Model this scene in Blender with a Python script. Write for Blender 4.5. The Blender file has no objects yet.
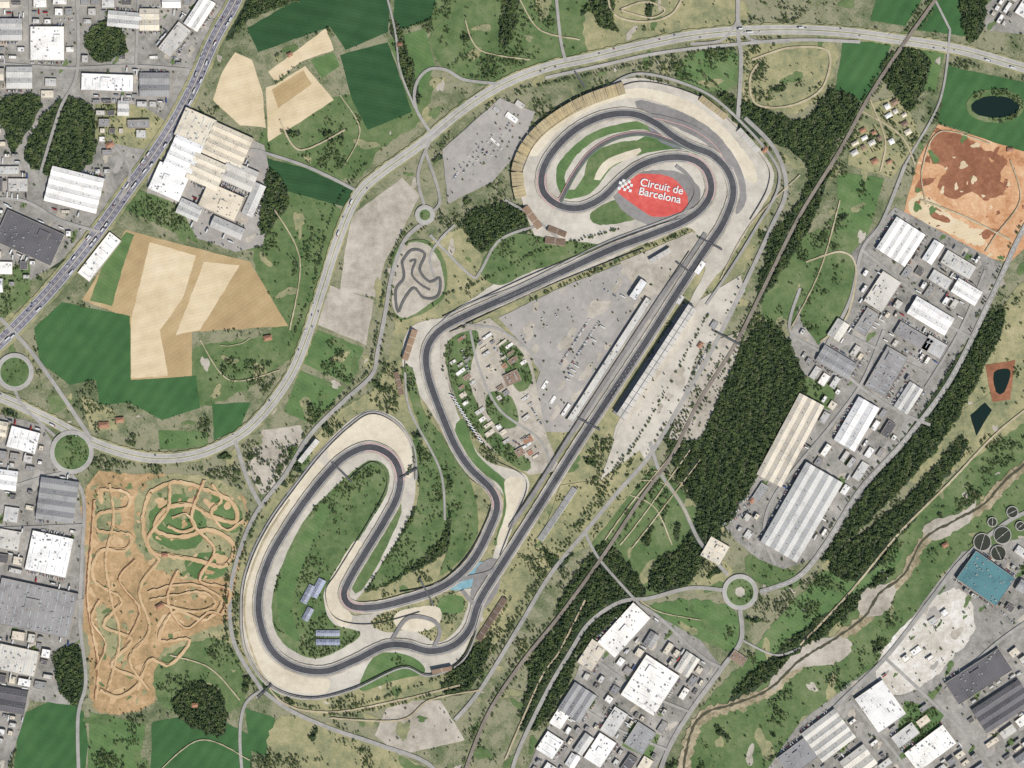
import bpy, math, random
import numpy as np
random.seed(7); rng=np.random.default_rng(11)
M=2.5
sc=bpy.context.scene
def W(p): return ((p[0]-512)*M,(384-p[1])*M)
def P(s): return [tuple(float(v) for v in t.split(',')) for t in s.split()]
# ---------------------------------------------------------------- land class grid
GX0,GY0,GW,GH=-128,-96,1280,960
cls=np.zeros((GH,GW),np.uint8)
def mark_poly(pts,c):
    a=np.array(pts); x0,y0=np.floor(a.min(0)).astype(int); x1,y1=np.ceil(a.max(0)).astype(int)
    x0=max(x0,GX0);y0=max(y0,GY0);x1=min(x1,GX0+GW-1);y1=min(y1,GY0+GH-1)
    if x1<=x0 or y1<=y0: return
    X,Y=np.meshgrid(np.arange(x0,x1+1),np.arange(y0,y1+1)); ins=np.zeros(X.shape,bool)
    n=len(a)
    for i in range(n):
        xa,ya=a[i];xb,yb=a[(i+1)%n]
        if ya==yb: continue
        c1=(ya>Y)!=(yb>Y); ins^=c1&(X<(xb-xa)*(Y-ya)/(yb-ya)+xa)
    v=cls[y0-GY0:y1+1-GY0,x0-GX0:x1+1-GX0]; v[ins]=c
def mark_line(pts,w,c):
    r=max(w/2,0.8)
    for x,y in pts:
        x0=int(x-r)-GX0;y0=int(y-r)-GY0;x1=int(x+r+1)-GX0;y1=int(y+r+1)-GY0
        if x0<0 or y0<0 or x1>=GW or y1>=GH: continue
        cls[y0:y1+1,x0:x1+1]=c
def getc(x,y):
    i=int(round(y))-GY0;j=int(round(x))-GX0
    if 0<=i<GH and 0<=j<GW: return cls[i,j]
    return 255
# ---------------------------------------------------------------- materials
def lin(c,k=0.96):
    c=list(c[:3])
    if c[1]>=c[0]-4 and c[1]>c[2]+8:   # vegetation: mute and lift slightly, haze painted into the colour
        g=sum(c)/3; c=[v*.84+g*.16+2 for v in c]; c[2]+=3
    o=[]
    for v in c:
        v=min(v,252)/255; o.append((v/12.92 if v<=.04045 else ((v+.055)/1.055)**2.4)*k)
    return (*o,1)
class NT:
    def __init__(s,name):
        s.m=bpy.data.materials.new(name); s.m.use_nodes=True; s.n=s.m.node_tree.nodes; s.l=s.m.node_tree.links
        s.b=s.n['Principled BSDF']
        s.b.inputs['Roughness'].default_value=.9
        s.b.inputs['Specular IOR Level'].default_value=.2
    def a(s,t,**k):
        x=s.n.new(t)
        for q,v in k.items(): setattr(x,q,v)
        return x
    def math(s,op,a,b):
        x=s.a('ShaderNodeMath',operation=op)
        for i,v in enumerate((a,b)):
            if isinstance(v,(int,float)): x.inputs[i].default_value=v
            else: s.l.new(v,x.inputs[i])
        return x.outputs[0]
    def noise(s,vec,sca,det=4,rough=.6,dist=0):
        x=s.a('ShaderNodeTexNoise'); x.inputs['Scale'].default_value=sca; x.inputs['Detail'].default_value=det
        x.inputs['Roughness'].default_value=rough; x.inputs['Distortion'].default_value=dist
        s.l.new(vec,x.inputs['Vector']); return x.outputs['Fac']
    def ramp(s,f,stops):
        x=s.a('ShaderNodeValToRGB'); e=x.color_ramp.elements
        while len(e)<len(stops): e.new(.5)
        for k,(p,c) in enumerate(stops): e[k].position=p; e[k].color=c
        s.l.new(f,x.inputs[0]); return x.outputs[0]
    def mul(s,col,fac_sock):
        x=s.a('ShaderNodeMix',data_type='RGBA',blend_type='MULTIPLY'); x.inputs[0].default_value=1
        s.l.new(col,x.inputs[6]); s.l.new(fac_sock,x.inputs[7]); return x.outputs[2]
def gmat(name,cols,s=(.006,.04,.3),wt=(.4,.35,.25),stripe=None,spread=.13,dist=0,rough=.95):
    t=NT(name); co=t.a('ShaderNodeTexCoord').outputs['Object']
    f=t.math('MULTIPLY',t.noise(co,s[0],3,.6,dist),wt[0])
    f=t.math('ADD',f,t.math('MULTIPLY',t.noise(co,s[1],5,.65,dist),wt[1]))
    f=t.math('ADD',f,t.math('MULTIPLY',t.noise(co,s[2],3,.7),wt[2]))
    n=len(cols); st=[(.5-spread+2*spread*i/(n-1),lin(c)) for i,c in enumerate(cols)]
    col=t.ramp(f,st)
    if stripe:
        ang,per,amt=stripe
        mp=t.a('ShaderNodeMapping'); mp.inputs['Rotation'].default_value[2]=math.radians(ang); t.l.new(co,mp.inputs['Vector'])
        for pp,am in((per,amt),(per*4.3,amt*1.2)):
            wv=t.a('ShaderNodeTexWave'); wv.inputs['Scale'].default_value=.314/pp; wv.inputs['Distortion'].default_value=3.5
            wv.inputs['Detail'].default_value=3; wv.inputs['Detail Scale'].default_value=.4
            t.l.new(mp.outputs[0],wv.inputs['Vector'])
            g=t.ramp(wv.outputs['Fac'],[(0,(1-am,1-am,1-am,1)),(1,(1,1,1,1))]); col=t.mul(col,g)
    t.l.new(col,t.b.inputs['Base Color']); t.b.inputs['Roughness'].default_value=rough
    return t.m
G={}
G['scrub']=gmat('scrub_ground',[(52,68,42),(80,96,58),(108,116,76),(146,142,108),(112,118,80),(150,148,116)],s=(.005,.03,.22),spread=.18)
G['grass']=gmat('grass_ground',[(56,82,42),(82,108,56),(106,124,72),(134,136,98)],s=(.01,.05,.3),spread=.17)
G['drygrass']=gmat('dry_grass',[(86,102,62),(126,130,88),(160,154,116),(184,174,142)],s=(.01,.05,.3),spread=.17)
G['green']=gmat('crop_green',[(50,92,44),(64,108,54),(80,120,64)],s=(.004,.02,.3),stripe=(35,7,.1),spread=.16)
G['green2']=gmat('crop_green_light',[(72,106,54),(94,126,66),(124,140,88)],s=(.006,.03,.3),stripe=(-60,9,.08),spread=.16)
G['dgreen']=gmat('crop_dark_green',[(38,74,40),(48,88,46),(60,100,54)],s=(.004,.02,.3),stripe=(100,8,.1),spread=.16)
G['forest']=gmat('forest_floor',[(38,52,34),(52,68,42),(74,86,56)],s=(.01,.06,.3))
G['tan']=gmat('tilled_soil',[(160,136,100),(180,156,116),(198,176,138)],s=(.004,.02,.3),stripe=(55,9,.06),spread=.16)
G['pale']=gmat('pale_soil',[(192,172,136),(212,194,160),(226,210,182)],s=(.006,.03,.3),stripe=(75,8,.05),spread=.16)
G['gravel']=gmat('gravel_bed',[(154,149,138),(178,172,160),(198,191,178),(212,205,192)],s=(.008,.04,.4),spread=.17)
G['gravel2']=gmat('beige_gravel_trap',[(184,174,152),(206,196,174),(222,214,194)],s=(.01,.05,.4),spread=.15)
G['lot']=gmat('gravel_lot',[(132,126,112),(160,153,139),(186,178,164),(200,192,178)],s=(.01,.05,.35),spread=.17)
G['paved']=gmat('paved_apron',[(138,134,128),(160,155,148),(180,174,166)],s=(.01,.06,.5),spread=.16)
G['urban']=gmat('urban_pavement',[(92,95,86),(132,129,122),(158,154,147),(190,184,174)],s=(.012,.05,.3),spread=.17)
G['moto']=gmat('motocross_dirt',[(112,110,70),(156,132,96),(184,154,116),(206,180,142)],s=(.014,.05,.15),spread=.18,dist=1.2)
G['motol']=gmat('motocross_track_dirt',[(166,138,102),(192,164,126),(214,190,154)],s=(.01,.05,.3),spread=.17)
G['earth']=gmat('earthworks_soil',[(150,104,74),(188,140,102),(206,166,128),(224,198,164)],s=(.01,.04,.15),spread=.17,dist=1)
G['earth2']=gmat('dark_earthworks_soil',[(112,76,56),(142,96,72),(170,124,94)],s=(.012,.05,.2),spread=.16,dist=1.2)
G['river']=gmat('riverbed_gravel',[(84,90,60),(134,124,98),(172,160,134),(196,184,160)],s=(.012,.06,.2),spread=.17,dist=1)
G['white']=gmat('bright_quarry_yard',[(164,156,142),(200,194,182),(232,228,218)],s=(.012,.06,.2),spread=.16,dist=.8)
G['road']=gmat('road_asphalt',[(150,147,141),(168,164,158),(182,178,172)],s=(.01,.08,.5))
G['hw']=gmat('highway_asphalt',[(104,102,110),(118,116,124),(134,131,138)],s=(.01,.08,.5))
G['street']=gmat('street_asphalt',[(138,136,130),(156,153,147),(172,168,162)],s=(.01,.08,.5))
G['track']=gmat('race_track_asphalt',[(66,67,70),(78,78,81),(94,94,95)],s=(.01,.1,.6))
G['pitlane']=gmat('pit_lane_asphalt',[(116,114,112),(134,131,128),(150,147,143)],s=(.01,.1,.6))
G['kart']=gmat('karting_asphalt',[(84,84,84),(98,97,96),(112,110,108)],s=(.01,.1,.6))
G['dirt']=gmat('dirt_path',[(150,138,110),(176,164,136),(196,186,160)],s=(.01,.08,.4))
G['ballast']=gmat('rail_ballast',[(112,104,94),(132,124,112),(150,142,130)],s=(.02,.1,.5))
G['red']=gmat('red_runoff_paint',[(186,78,72),(202,90,83),(214,114,104)],s=(.02,.08,.5),spread=.16)
G['blue']=gmat('blue_runoff_paint',[(104,146,158),(124,162,172),(150,176,182)],s=(.02,.08,.5),spread=.16)
G['greenpaint']=gmat('green_kerb_paint',[(92,132,96),(112,150,112)],s=(.02,.08,.5))
G['paint']=gmat('white_road_paint',[(210,210,206),(226,226,222)],s=(.02,.1,.5))
G['rail']=gmat('steel_rail',[(120,110,104),(140,132,126)])
def wmat(name,c,r):
    t=NT(name); t.b.inputs['Base Color'].default_value=lin(c); t.b.inputs['Roughness'].default_value=r
    co=t.a('ShaderNodeTexCoord').outputs['Object']; b=t.a('ShaderNodeBump'); b.inputs['Strength'].default_value=.2
    t.l.new(t.noise(co,.4,3),b.inputs['Height']); t.l.new(b.outputs[0],t.b.inputs['Normal']); return t.m
G['water']=wmat('pond_water',(26,42,38),.15); G['rwater']=wmat('river_water',(78,76,54),.25)
def kmat():
    t=NT('kerb_red_white'); u=t.a('ShaderNodeUVMap').outputs[0]; s=t.a('ShaderNodeSeparateXYZ'); t.l.new(u,s.inputs[0])
    f=t.math('GREATER_THAN',t.math('FRACT',t.math('DIVIDE',s.outputs[0],2),0),.5)
    t.l.new(t.ramp(f,[(0,lin((215,206,200))),(1,lin((186,72,64)))]),t.b.inputs['Base Color']); return t.m
G['kerb']=kmat()
# ---------------------------------------------------------------- flat sheets in painter's order
Z=[0.0]
def nz(): Z[0]+=.012; return Z[0]
def link(o): sc.collection.objects.link(o); return o
def mk(name,v,f,mats,mi=None,uv=None,smooth=False):
    me=bpy.data.meshes.new(name); me.from_pydata(v,[],f)
    for m in mats: me.materials.append(m)
    if mi is not None: me.polygons.foreach_set('material_index',mi)
    if uv is not None:
        l=me.uv_layers.new(name='UVMap'); l.data.foreach_set('uv',[c for fa in f for i in fa for c in uv[i]])
    me.update(); return link(bpy.data.objects.new(name,me))
def cat(pts,closed=False,step=4):
    n=len(pts); out=[]
    rngs=n if closed else n-1
    for i in range(rngs):
        p1=pts[i];p2=pts[(i+1)%n]
        p0=pts[(i-1)%n] if (closed or i>0) else p1
        p3=pts[(i+2)%n] if (closed or i+2<n) else p2
        d=math.hypot(p2[0]-p1[0],p2[1]-p1[1]); k=max(1,int(d/step))
        for j in range(k):
            t=j/k; o=[]
            for a in (0,1):
                o.append(.5*((2*p1[a])+(-p0[a]+p2[a])*t+(2*p0[a]-5*p1[a]+4*p2[a]-p3[a])*t*t+(-p0[a]+3*p1[a]-3*p2[a]+p3[a])*t**3))
            out.append(tuple(o))
    if not closed: out.append(pts[-1])
    return out
ROUGH={'scrubland','meadow','earthworks','earthworks_patch','motocross_ground','motocross_infield','gravel_bar','circuit_ground','forest_floor','bright_yard'}
def poly(name,s,mat,c=1,sm=False,jit=None):
    pts=P(s) if isinstance(s,str) else s
    rough=name in ROUGH
    if jit is None: jit=1.6 if rough else .4
    if sm or rough: q=cat(pts,True,4)
    else:
        q=[]
        for i,a in enumerate(pts):
            b=pts[(i+1)%len(pts)]; d=math.hypot(b[0]-a[0],b[1]-a[1]); k=max(1,int(d/6))
            q+= [(a[0]+(b[0]-a[0])*j/k,a[1]+(b[1]-a[1])*j/k) for j in range(k)]
    q=[(x+random.uniform(-jit,jit),y+random.uniform(-jit,jit)) for x,y in q]
    mark_poly(q,c)
    ar=sum(q[i][0]*q[(i+1)%len(q)][1]-q[(i+1)%len(q)][0]*q[i][1] for i in range(len(q)))
    if ar>0: q=q[::-1]
    z=nz(); return mk(name,[(*W(p),z) for p in q],[list(range(len(q)))],[G[mat]])
def circ(x,y,r,n=28,ry=None): return [(x+r*math.cos(2*math.pi*i/n),y+(ry or r)*math.sin(2*math.pi*i/n)) for i in range(n)]
def offs(q,off,closed):
    if not off: return q
    o=[];n=len(q)
    for i,p in enumerate(q):
        a=q[(i-1)%n] if closed or i>0 else p; b=q[(i+1)%n] if closed or i<n-1 else p
        dx,dy=b[0]-a[0],b[1]-a[1];l=math.hypot(dx,dy) or 1
        o.append((p[0]-dy/l*off,p[1]+dx/l*off))
    return o
def ribbon(name,s,w,mat,closed=False,c=5,off=0,raw=False,dash=None,wob=0):
    pts=P(s) if isinstance(s,str) else s
    q=pts if raw else cat(pts,closed,3)
    q=offs(q,off,closed)
    if wob:
        A=offs(q,1,closed); A=[(p[0]+(a[0]-p[0])*(w/2+random.uniform(-wob,wob)),p[1]+(a[1]-p[1])*(w/2+random.uniform(-wob,wob))) for p,a in zip(q,A)]
        Bq=offs(q,-1,closed); B=[(p[0]+(a[0]-p[0])*(w/2+random.uniform(-wob,wob)),p[1]+(a[1]-p[1])*(w/2+random.uniform(-wob,wob))) for p,a in zip(q,Bq)]
    else: A=offs(q,w/2,closed);B=offs(q,-w/2,closed)
    n=len(q); z=nz(); v=[];uv=[];d=0
    for i in range(n+(1 if closed else 0)):
        i0=i%n
        if i: d+=math.hypot(q[i0][0]-q[i-1][0],q[i0][1]-q[i-1][1])*M
        v+=[(*W(A[i0]),z),(*W(B[i0]),z)]; uv+=[(d,0),(d,1)]
    f=[(2*i,2*i+2,2*i+3,2*i+1) for i in range(len(v)//2-1) if not dash or i%dash==0]
    a,b,cc=v[f[0][0]],v[f[0][1]],v[f[0][2]]
    if (b[0]-a[0])*(cc[1]-a[1])-(b[1]-a[1])*(cc[0]-a[0])<0: f=[t[::-1] for t in f]
    if c is not None: mark_line(cat(q,closed,1.5) if w>1 else [],w,c)
    mk(name,v,f,[G[mat]],uv=uv); return q
def patches(name,mat,n,classes,r0,r1,region=None,c=None,asp=2.2,ang=None):
    v=[];f=[];L=[];z=nz(); tries=0
    while len(L)<n and tries<n*14:
        tries+=1
        x=random.uniform(*(region[0::2] if region else (-60,1084)));y=random.uniform(*(region[1::2] if region else (-60,828))); r=random.uniform(r0,r1)*random.uniform(.5,1)
        if getc(x,y) not in classes or any(getc(x+dx*r,y+dy*r) not in classes for dx,dy in((1,0),(-1,0),(0,1),(0,-1))): continue
        if any(math.hypot(x-a,y-b)<(r+q)*asp*.95 for a,b,q in L): continue
        L.append((x,y,r)); a=random.random()*3.14 if ang is None else math.radians(-ang); k=len(v); m=18; ph=random.random()*6
        for i in range(m):
            t=2*math.pi*i/m; rr=r*(1+.28*math.sin(2*t+ph)+.22*math.sin(3*t+2*ph)+random.uniform(-.14,.14)); u=rr*math.cos(t)*asp*.7;w_=rr*math.sin(t)*.75
            v.append((*W((x+u*math.cos(a)-w_*math.sin(a),y+u*math.sin(a)+w_*math.cos(a))),z))
        f.append(tuple(range(k+m-1,k-1,-1)))
        if c is not None: mark_poly([((p[0]/M)+512,384-p[1]/M) for p in v[k:]],c)
    if f: mk(name,v,f,[G[mat]])
e=30000
mk('ground',[(-e,-e,0),(e,-e,0),(e,e,0),(-e,e,0)],[(0,1,2,3)],[G['scrub']])
# ---- parcels   class 6 = earthworks, 7 = motocross
for nm,s,m,c in [
 ('scrubland','255,190 340,210 318,290 300,345 262,380 200,405 190,350 270,330 255,265','grass',0),
 ('meadow','300,110 345,95 430,75 420,120 380,150 350,180 262,150 275,120','grass',0),
 ('meadow','440,0 600,0 590,55 540,68 480,85 440,65 430,30','grass',0),
 ('meadow','600,0 735,0 735,28 640,42 590,52','drygrass',0),
 ('field','247,28 330,-20 392,-20 388,32 346,50 330,27 258,52','dgreen',1),
 ('field','396,-20 442,-20 430,20 392,32','dgreen',1),
 ('field','340,55 388,42 398,70 412,112 368,130 352,100','dgreen',1),
 ('field','388,40 425,28 435,65 415,108 400,70','green2',1),
 ('soil_field','235,52 252,60 262,90 266,128 240,125 213,100 222,72','pale',1),
 ('soil_field','268,72 326,28 334,50 300,62 276,82','pale',1),
 ('soil_field','266,88 276,84 305,66 334,100 300,122 268,142','pale',1),
 ('soil_field','272,90 303,70 312,84 278,108','tan',1),
 ('field','310,60 334,52 340,66 322,78','green2',1),
 ('field','262,157 305,168 358,192 350,208 300,195 262,182','dgreen',1),
 ('soil_field','126,230 250,262 288,326 192,332 192,376 130,380 130,318 82,300','tan',1),
 ('soil_field','150,242 196,256 182,300 160,330 168,376 131,378 131,320','pale',1),
 ('soil_field','204,262 240,265 200,330 176,335','pale',1),
 ('field','126,232 134,235 122,270 112,306 90,301 104,262','green2',1),
 ('field','34,328 62,302 130,316 131,402 100,406 96,380 70,385 40,362','green',1),
 ('field','131,380 196,376 200,408 162,420 128,402','green',1),
 ('field','212,404 251,402 240,428 214,440','green',1),
 ('field','158,430 208,432 208,446 160,450','green2',0),
 ('gravel_lot','352,215 402,178 420,195 400,235 385,262 376,298 340,290 345,250','lot',1),
 ('gravel_lot','328,285 374,300 366,345 318,325','lot',1),
 ('field','318,330 364,348 350,385 300,362','green2',0),
 ('field','300,370 345,388 315,425 284,412','green2',0),
 ('gravel_lot','262,430 300,425 310,445 285,485 262,495 245,470','lot',0),
 ('motocross_ground','88,482 130,474 190,478 244,498 242,560 228,622 180,650 150,706 95,708 88,640 72,590','moto',7),
 ('motocross_infield','146,482 190,474 238,490 246,530 232,572 182,578 142,556 134,512','drygrass',7),
 ('motocross_infield','162,500 184,494 206,520 196,548 160,545 148,520','green2',7),
 ('motocross_infield','212,495 238,505 240,530 220,528','green2',7),('motocross_infield','186,560 222,552 226,572 196,580','green2',7),
 ('motocross_infield','160,655 185,640 225,625 228,660 200,690 160,700','drygrass',0),
 ('motocross_infield','96,500 120,498 118,530 98,540','drygrass',7),('motocross_infield','96,600 116,620 122,660 104,650','drygrass',7),
 ('field','20,715 60,697 84,712 88,745 82,800 10,800','green',1),
 ('field','90,712 146,725 132,800 86,800','green2',0),
 ('field','152,722 205,712 250,735 254,800 150,800','green',1),
 ('field','245,708 275,718 278,760 250,750','green',1),
 ('meadow','160,660 225,640 245,700 200,715 160,705','grass',0),
 ('meadow','285,715 420,765 420,800 280,800','drygrass',0),
 ('gravel_lot','390,700 440,700 465,740 400,755 375,735','lot',0),
 ('meadow','745,48 832,42 828,85 800,112 755,112 742,90','drygrass',0),
 ('field','843,42 892,42 868,104 835,92','green',1),
 ('field','900,42 945,52 935,92 890,80','green2',0),
 ('field','938,-10 985,-10 965,36 915,30','green',1),
 ('field','880,-10 928,-10 905,26 870,20','green',1),
 ('field','948,66 1060,90 1060,168 1020,152 938,122','green',1),
 ('meadow','690,55 735,52 738,84 700,90 675,75','green2',0),
 ('field','838,172 884,178 868,235 836,230','green2',0),
 ('meadow','790,240 870,240 840,335 810,355 785,320 760,320','grass',0),
 ('soil_field','938,124 1024,152 1060,165 1060,215 1010,262 985,258 903,215 918,160','earth',6),
 ('earthworks_patch','936,132 962,136 990,152 1008,160 1000,176 1006,192 984,198 972,192 952,200 938,186 946,168 930,160','earth2',6),
 ('earthworks','914,196 934,200 960,222 985,232 980,246 950,234 912,214','pale',6),
 ('meadow','700,600 735,612 735,650 700,640 660,625 650,605','green2',0),
 ('meadow','690,560 730,565 722,590 700,592 660,575','drygrass',0),
 ('meadow','750,555 800,575 790,590 750,575','grass',0),
 ('meadow','640,475 660,470 690,500 700,540 650,600 600,560 600,530','grass',0),
 ('meadow','1060,380 1000,430 940,490 890,540 830,560 790,620 700,710 690,800 750,790 860,680 930,600 1060,520','grass',0),
 ('meadow','760,640 860,545 900,560 840,620 770,680','green2',0),
 ('meadow','985,330 1060,250 1060,380 985,450 930,480 900,470 950,400','drygrass',0),
 ('circuit_ground','425,245 520,215 530,240 700,215 770,190 740,280 655,430 570,545 500,640 450,690 330,715 270,690 236,640 236,580 262,510 330,420 380,380 400,300','drygrass',0),
 ]: poly(nm,s,m,c)
patches('bare_soil_patches','drygrass',260,(0,),3,11)
patches('grass_patches','grass',260,(0,),3,11)
patches('pale_soil_patches','lot',150,(0,),1.5,6)
patches('dark_scrub_patches','forest',170,(0,),2,8,c=2)
er=(900,120,1060,265)
patches('earth_mounds','earth2',16,(6,),3,9,region=er,asp=1.9); patches('weed_patches','green2',9,(6,),2,7,region=er,asp=2); patches('sand_heaps','pale',22,(6,),1.5,5,region=er,asp=1.8); patches('earth_heaps','earth',14,(6,),2,5,region=er,asp=1.6); patches('dark_heaps','earth2',30,(6,),.8,2,region=er,asp=1.6)
mr=(72,474,248,708)
patches('worn_dirt_patches','motol',46,(7,),2,8,region=mr,asp=1.8); patches('weed_patches','drygrass',40,(7,),1.5,6,region=mr,asp=1.8); patches('weed_patches','grass',34,(7,),1,4.5,region=mr,asp=1.9); patches('mud_patches','moto',30,(7,),2,6,region=mr,asp=1.7)
# ---- urban aprons
for nm,s,m,c in [
 ('industrial_pavement','-60,-60 262,-60 234,0 208,46 186,92 152,148 120,190 60,262 -60,335','urban',3),
 ('industrial_pavement','-60,398 42,425 78,482 86,560 82,640 70,705 30,700 8,768 -60,800','urban',3),
 ('industrial_pavement','178,105 264,145 276,198 262,246 236,252 180,232 146,200 150,165','paved',3),
 ('industrial_pavement','895,207 1002,264 985,310 930,400 880,470 822,556 775,572 735,540 720,520 750,470 805,402 788,340 805,290 850,255','urban',3),
 ('industrial_pavement','1100,520 962,552 930,592 880,662 800,722 745,800 1100,800','urban',3),
 ('industrial_pavement','590,625 640,605 700,640 722,668 680,722 640,800 515,800 540,740 570,690 585,650','urban',3),
 ('village_pavement','850,108 902,95 922,138 892,178 848,165','drygrass',4),
 ('industrial_pavement','982,-60 1100,-60 1100,44 985,30','urban',3),
 ('bright_yard','880,655 930,600 960,590 975,625 950,660 915,690 885,690','white',3),
 ('round_lawn','808,255 845,246 858,270 846,320 818,345 800,320 800,280','grass',0),
 ('lawn','800,375 838,385 830,410 800,400','grass',4),
 ('lawn','1000,330 1040,360 1030,400 990,400','drygrass',0),
 ('forest_floor','28,140 60,100 95,110 92,160 60,178 30,165','forest',2),
 ('forest_floor','85,38 110,18 128,48 98,62','forest',2),
 ('lawn','95,102 140,105 165,120 145,150 95,140','drygrass',4),
 ('forest_floor','0,100 42,100 20,145 10,150','forest',2),
 ('lawn','140,190 180,205 200,245 160,225 125,210','grass',4),
 ('lawn','0,270 30,262 30,300 0,320','grass',4),
 ('lawn','80,395 115,410 118,430 90,430','drygrass',4),
 ('lawn','905,700 945,712 930,745 895,738','green2',4),('lawn','752,556 798,575 778,590 752,580','grass',4),('lawn','632,722 660,735 650,760 622,745','green2',4),
 ]: poly(nm,s,m,c)
patches('yard_surface_patches','paved',90,(3,),4,10,asp=1.8,ang=57)
patches('yard_soil_patches','lot',90,(3,),3,8,asp=1.8,ang=57)
patches('yard_lawns','grass',120,(3,),2,6,c=4,asp=2.4,ang=57)
# ---- forests
for s in ['742,345 768,322 790,342 806,398 775,440 748,492 722,528 700,505 682,448 706,410',
 '700,510 722,530 706,560 680,590 650,590 655,562 682,545','600,545 622,556 645,595 612,622 575,655 558,640 560,600',
 '770,240 800,200 808,170 790,150 745,130 740,100 800,120 830,90 838,120 815,215 760,300','880,70 905,45 930,62 912,110 895,95',
 '466,216 515,203 528,232 500,246 478,250','880,470 930,400 985,318 1004,326 950,430 900,490 840,548 824,556',
 '830,560 900,505 960,436 966,450 910,525 860,580','405,520 435,500 462,512 455,545 400,578 368,592 372,578','172,700 200,682 225,700 222,735 185,722',
 '540,640 560,640 575,665 545,720 520,725','590,-10 612,-10 612,28 596,20','505,-10 520,-10 512,40 500,44','960,-20 985,-20 982,32 966,40',
 '225,40 250,20 300,0 320,-20 250,-20','838,92 860,105 850,130 825,140','270,170 290,200 262,235 262,200','665,430 700,445 720,530 708,520 680,480',
 '56,652 82,650 82,705 60,690','470,650 492,640 470,690 440,690','390,25 400,25 420,95 412,100','860,590 880,585 800,655 740,700 730,695 790,640',
 '720,95 740,100 760,140 742,132','545,545 572,520 600,490 606,506 580,545 556,570','345,500 356,498 350,530 335,556 325,560','350,485 372,478 368,500 352,510','420,455 434,470 440,500 430,505 418,480']:
    poly('forest_floor',s,'forest',2)
poly('pond_bank',circ(995,106,29,30,17),'grass',0); poly('pond',circ(995,107,24,30,11),'water',1)
poly('settling_pond_bank','962,410 988,395 1000,408 978,446 964,440','drygrass',1); poly('settling_pond','970,415 985,402 992,410 976,436','water',1); poly('settling_pond_bank','985,365 1015,360 1010,400 992,402','earth2',1); poly('settling_pond','994,372 1010,370 1004,392 996,392','water',1,sm=True)
# ---- river
rv='1060,440 1010,478 985,505 955,522 925,540 905,575 880,595 865,618 835,640 800,662 770,690 735,705 705,715 690,740 680,800'
ribbon('riverbed',rv,11,'river',c=1,wob=2.6)
poly('gravel_bar','815,640 850,640 842,660 790,672 775,690 770,680','lot',1); poly('gravel_bar','865,590 895,585 885,612 860,615','lot',1)
poly('gravel_bar','925,525 965,510 975,500 968,522 935,540','lot',1)
ribbon('river',rv,2.6,'rwater',c=1,off=1.5,wob=.8)
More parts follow.
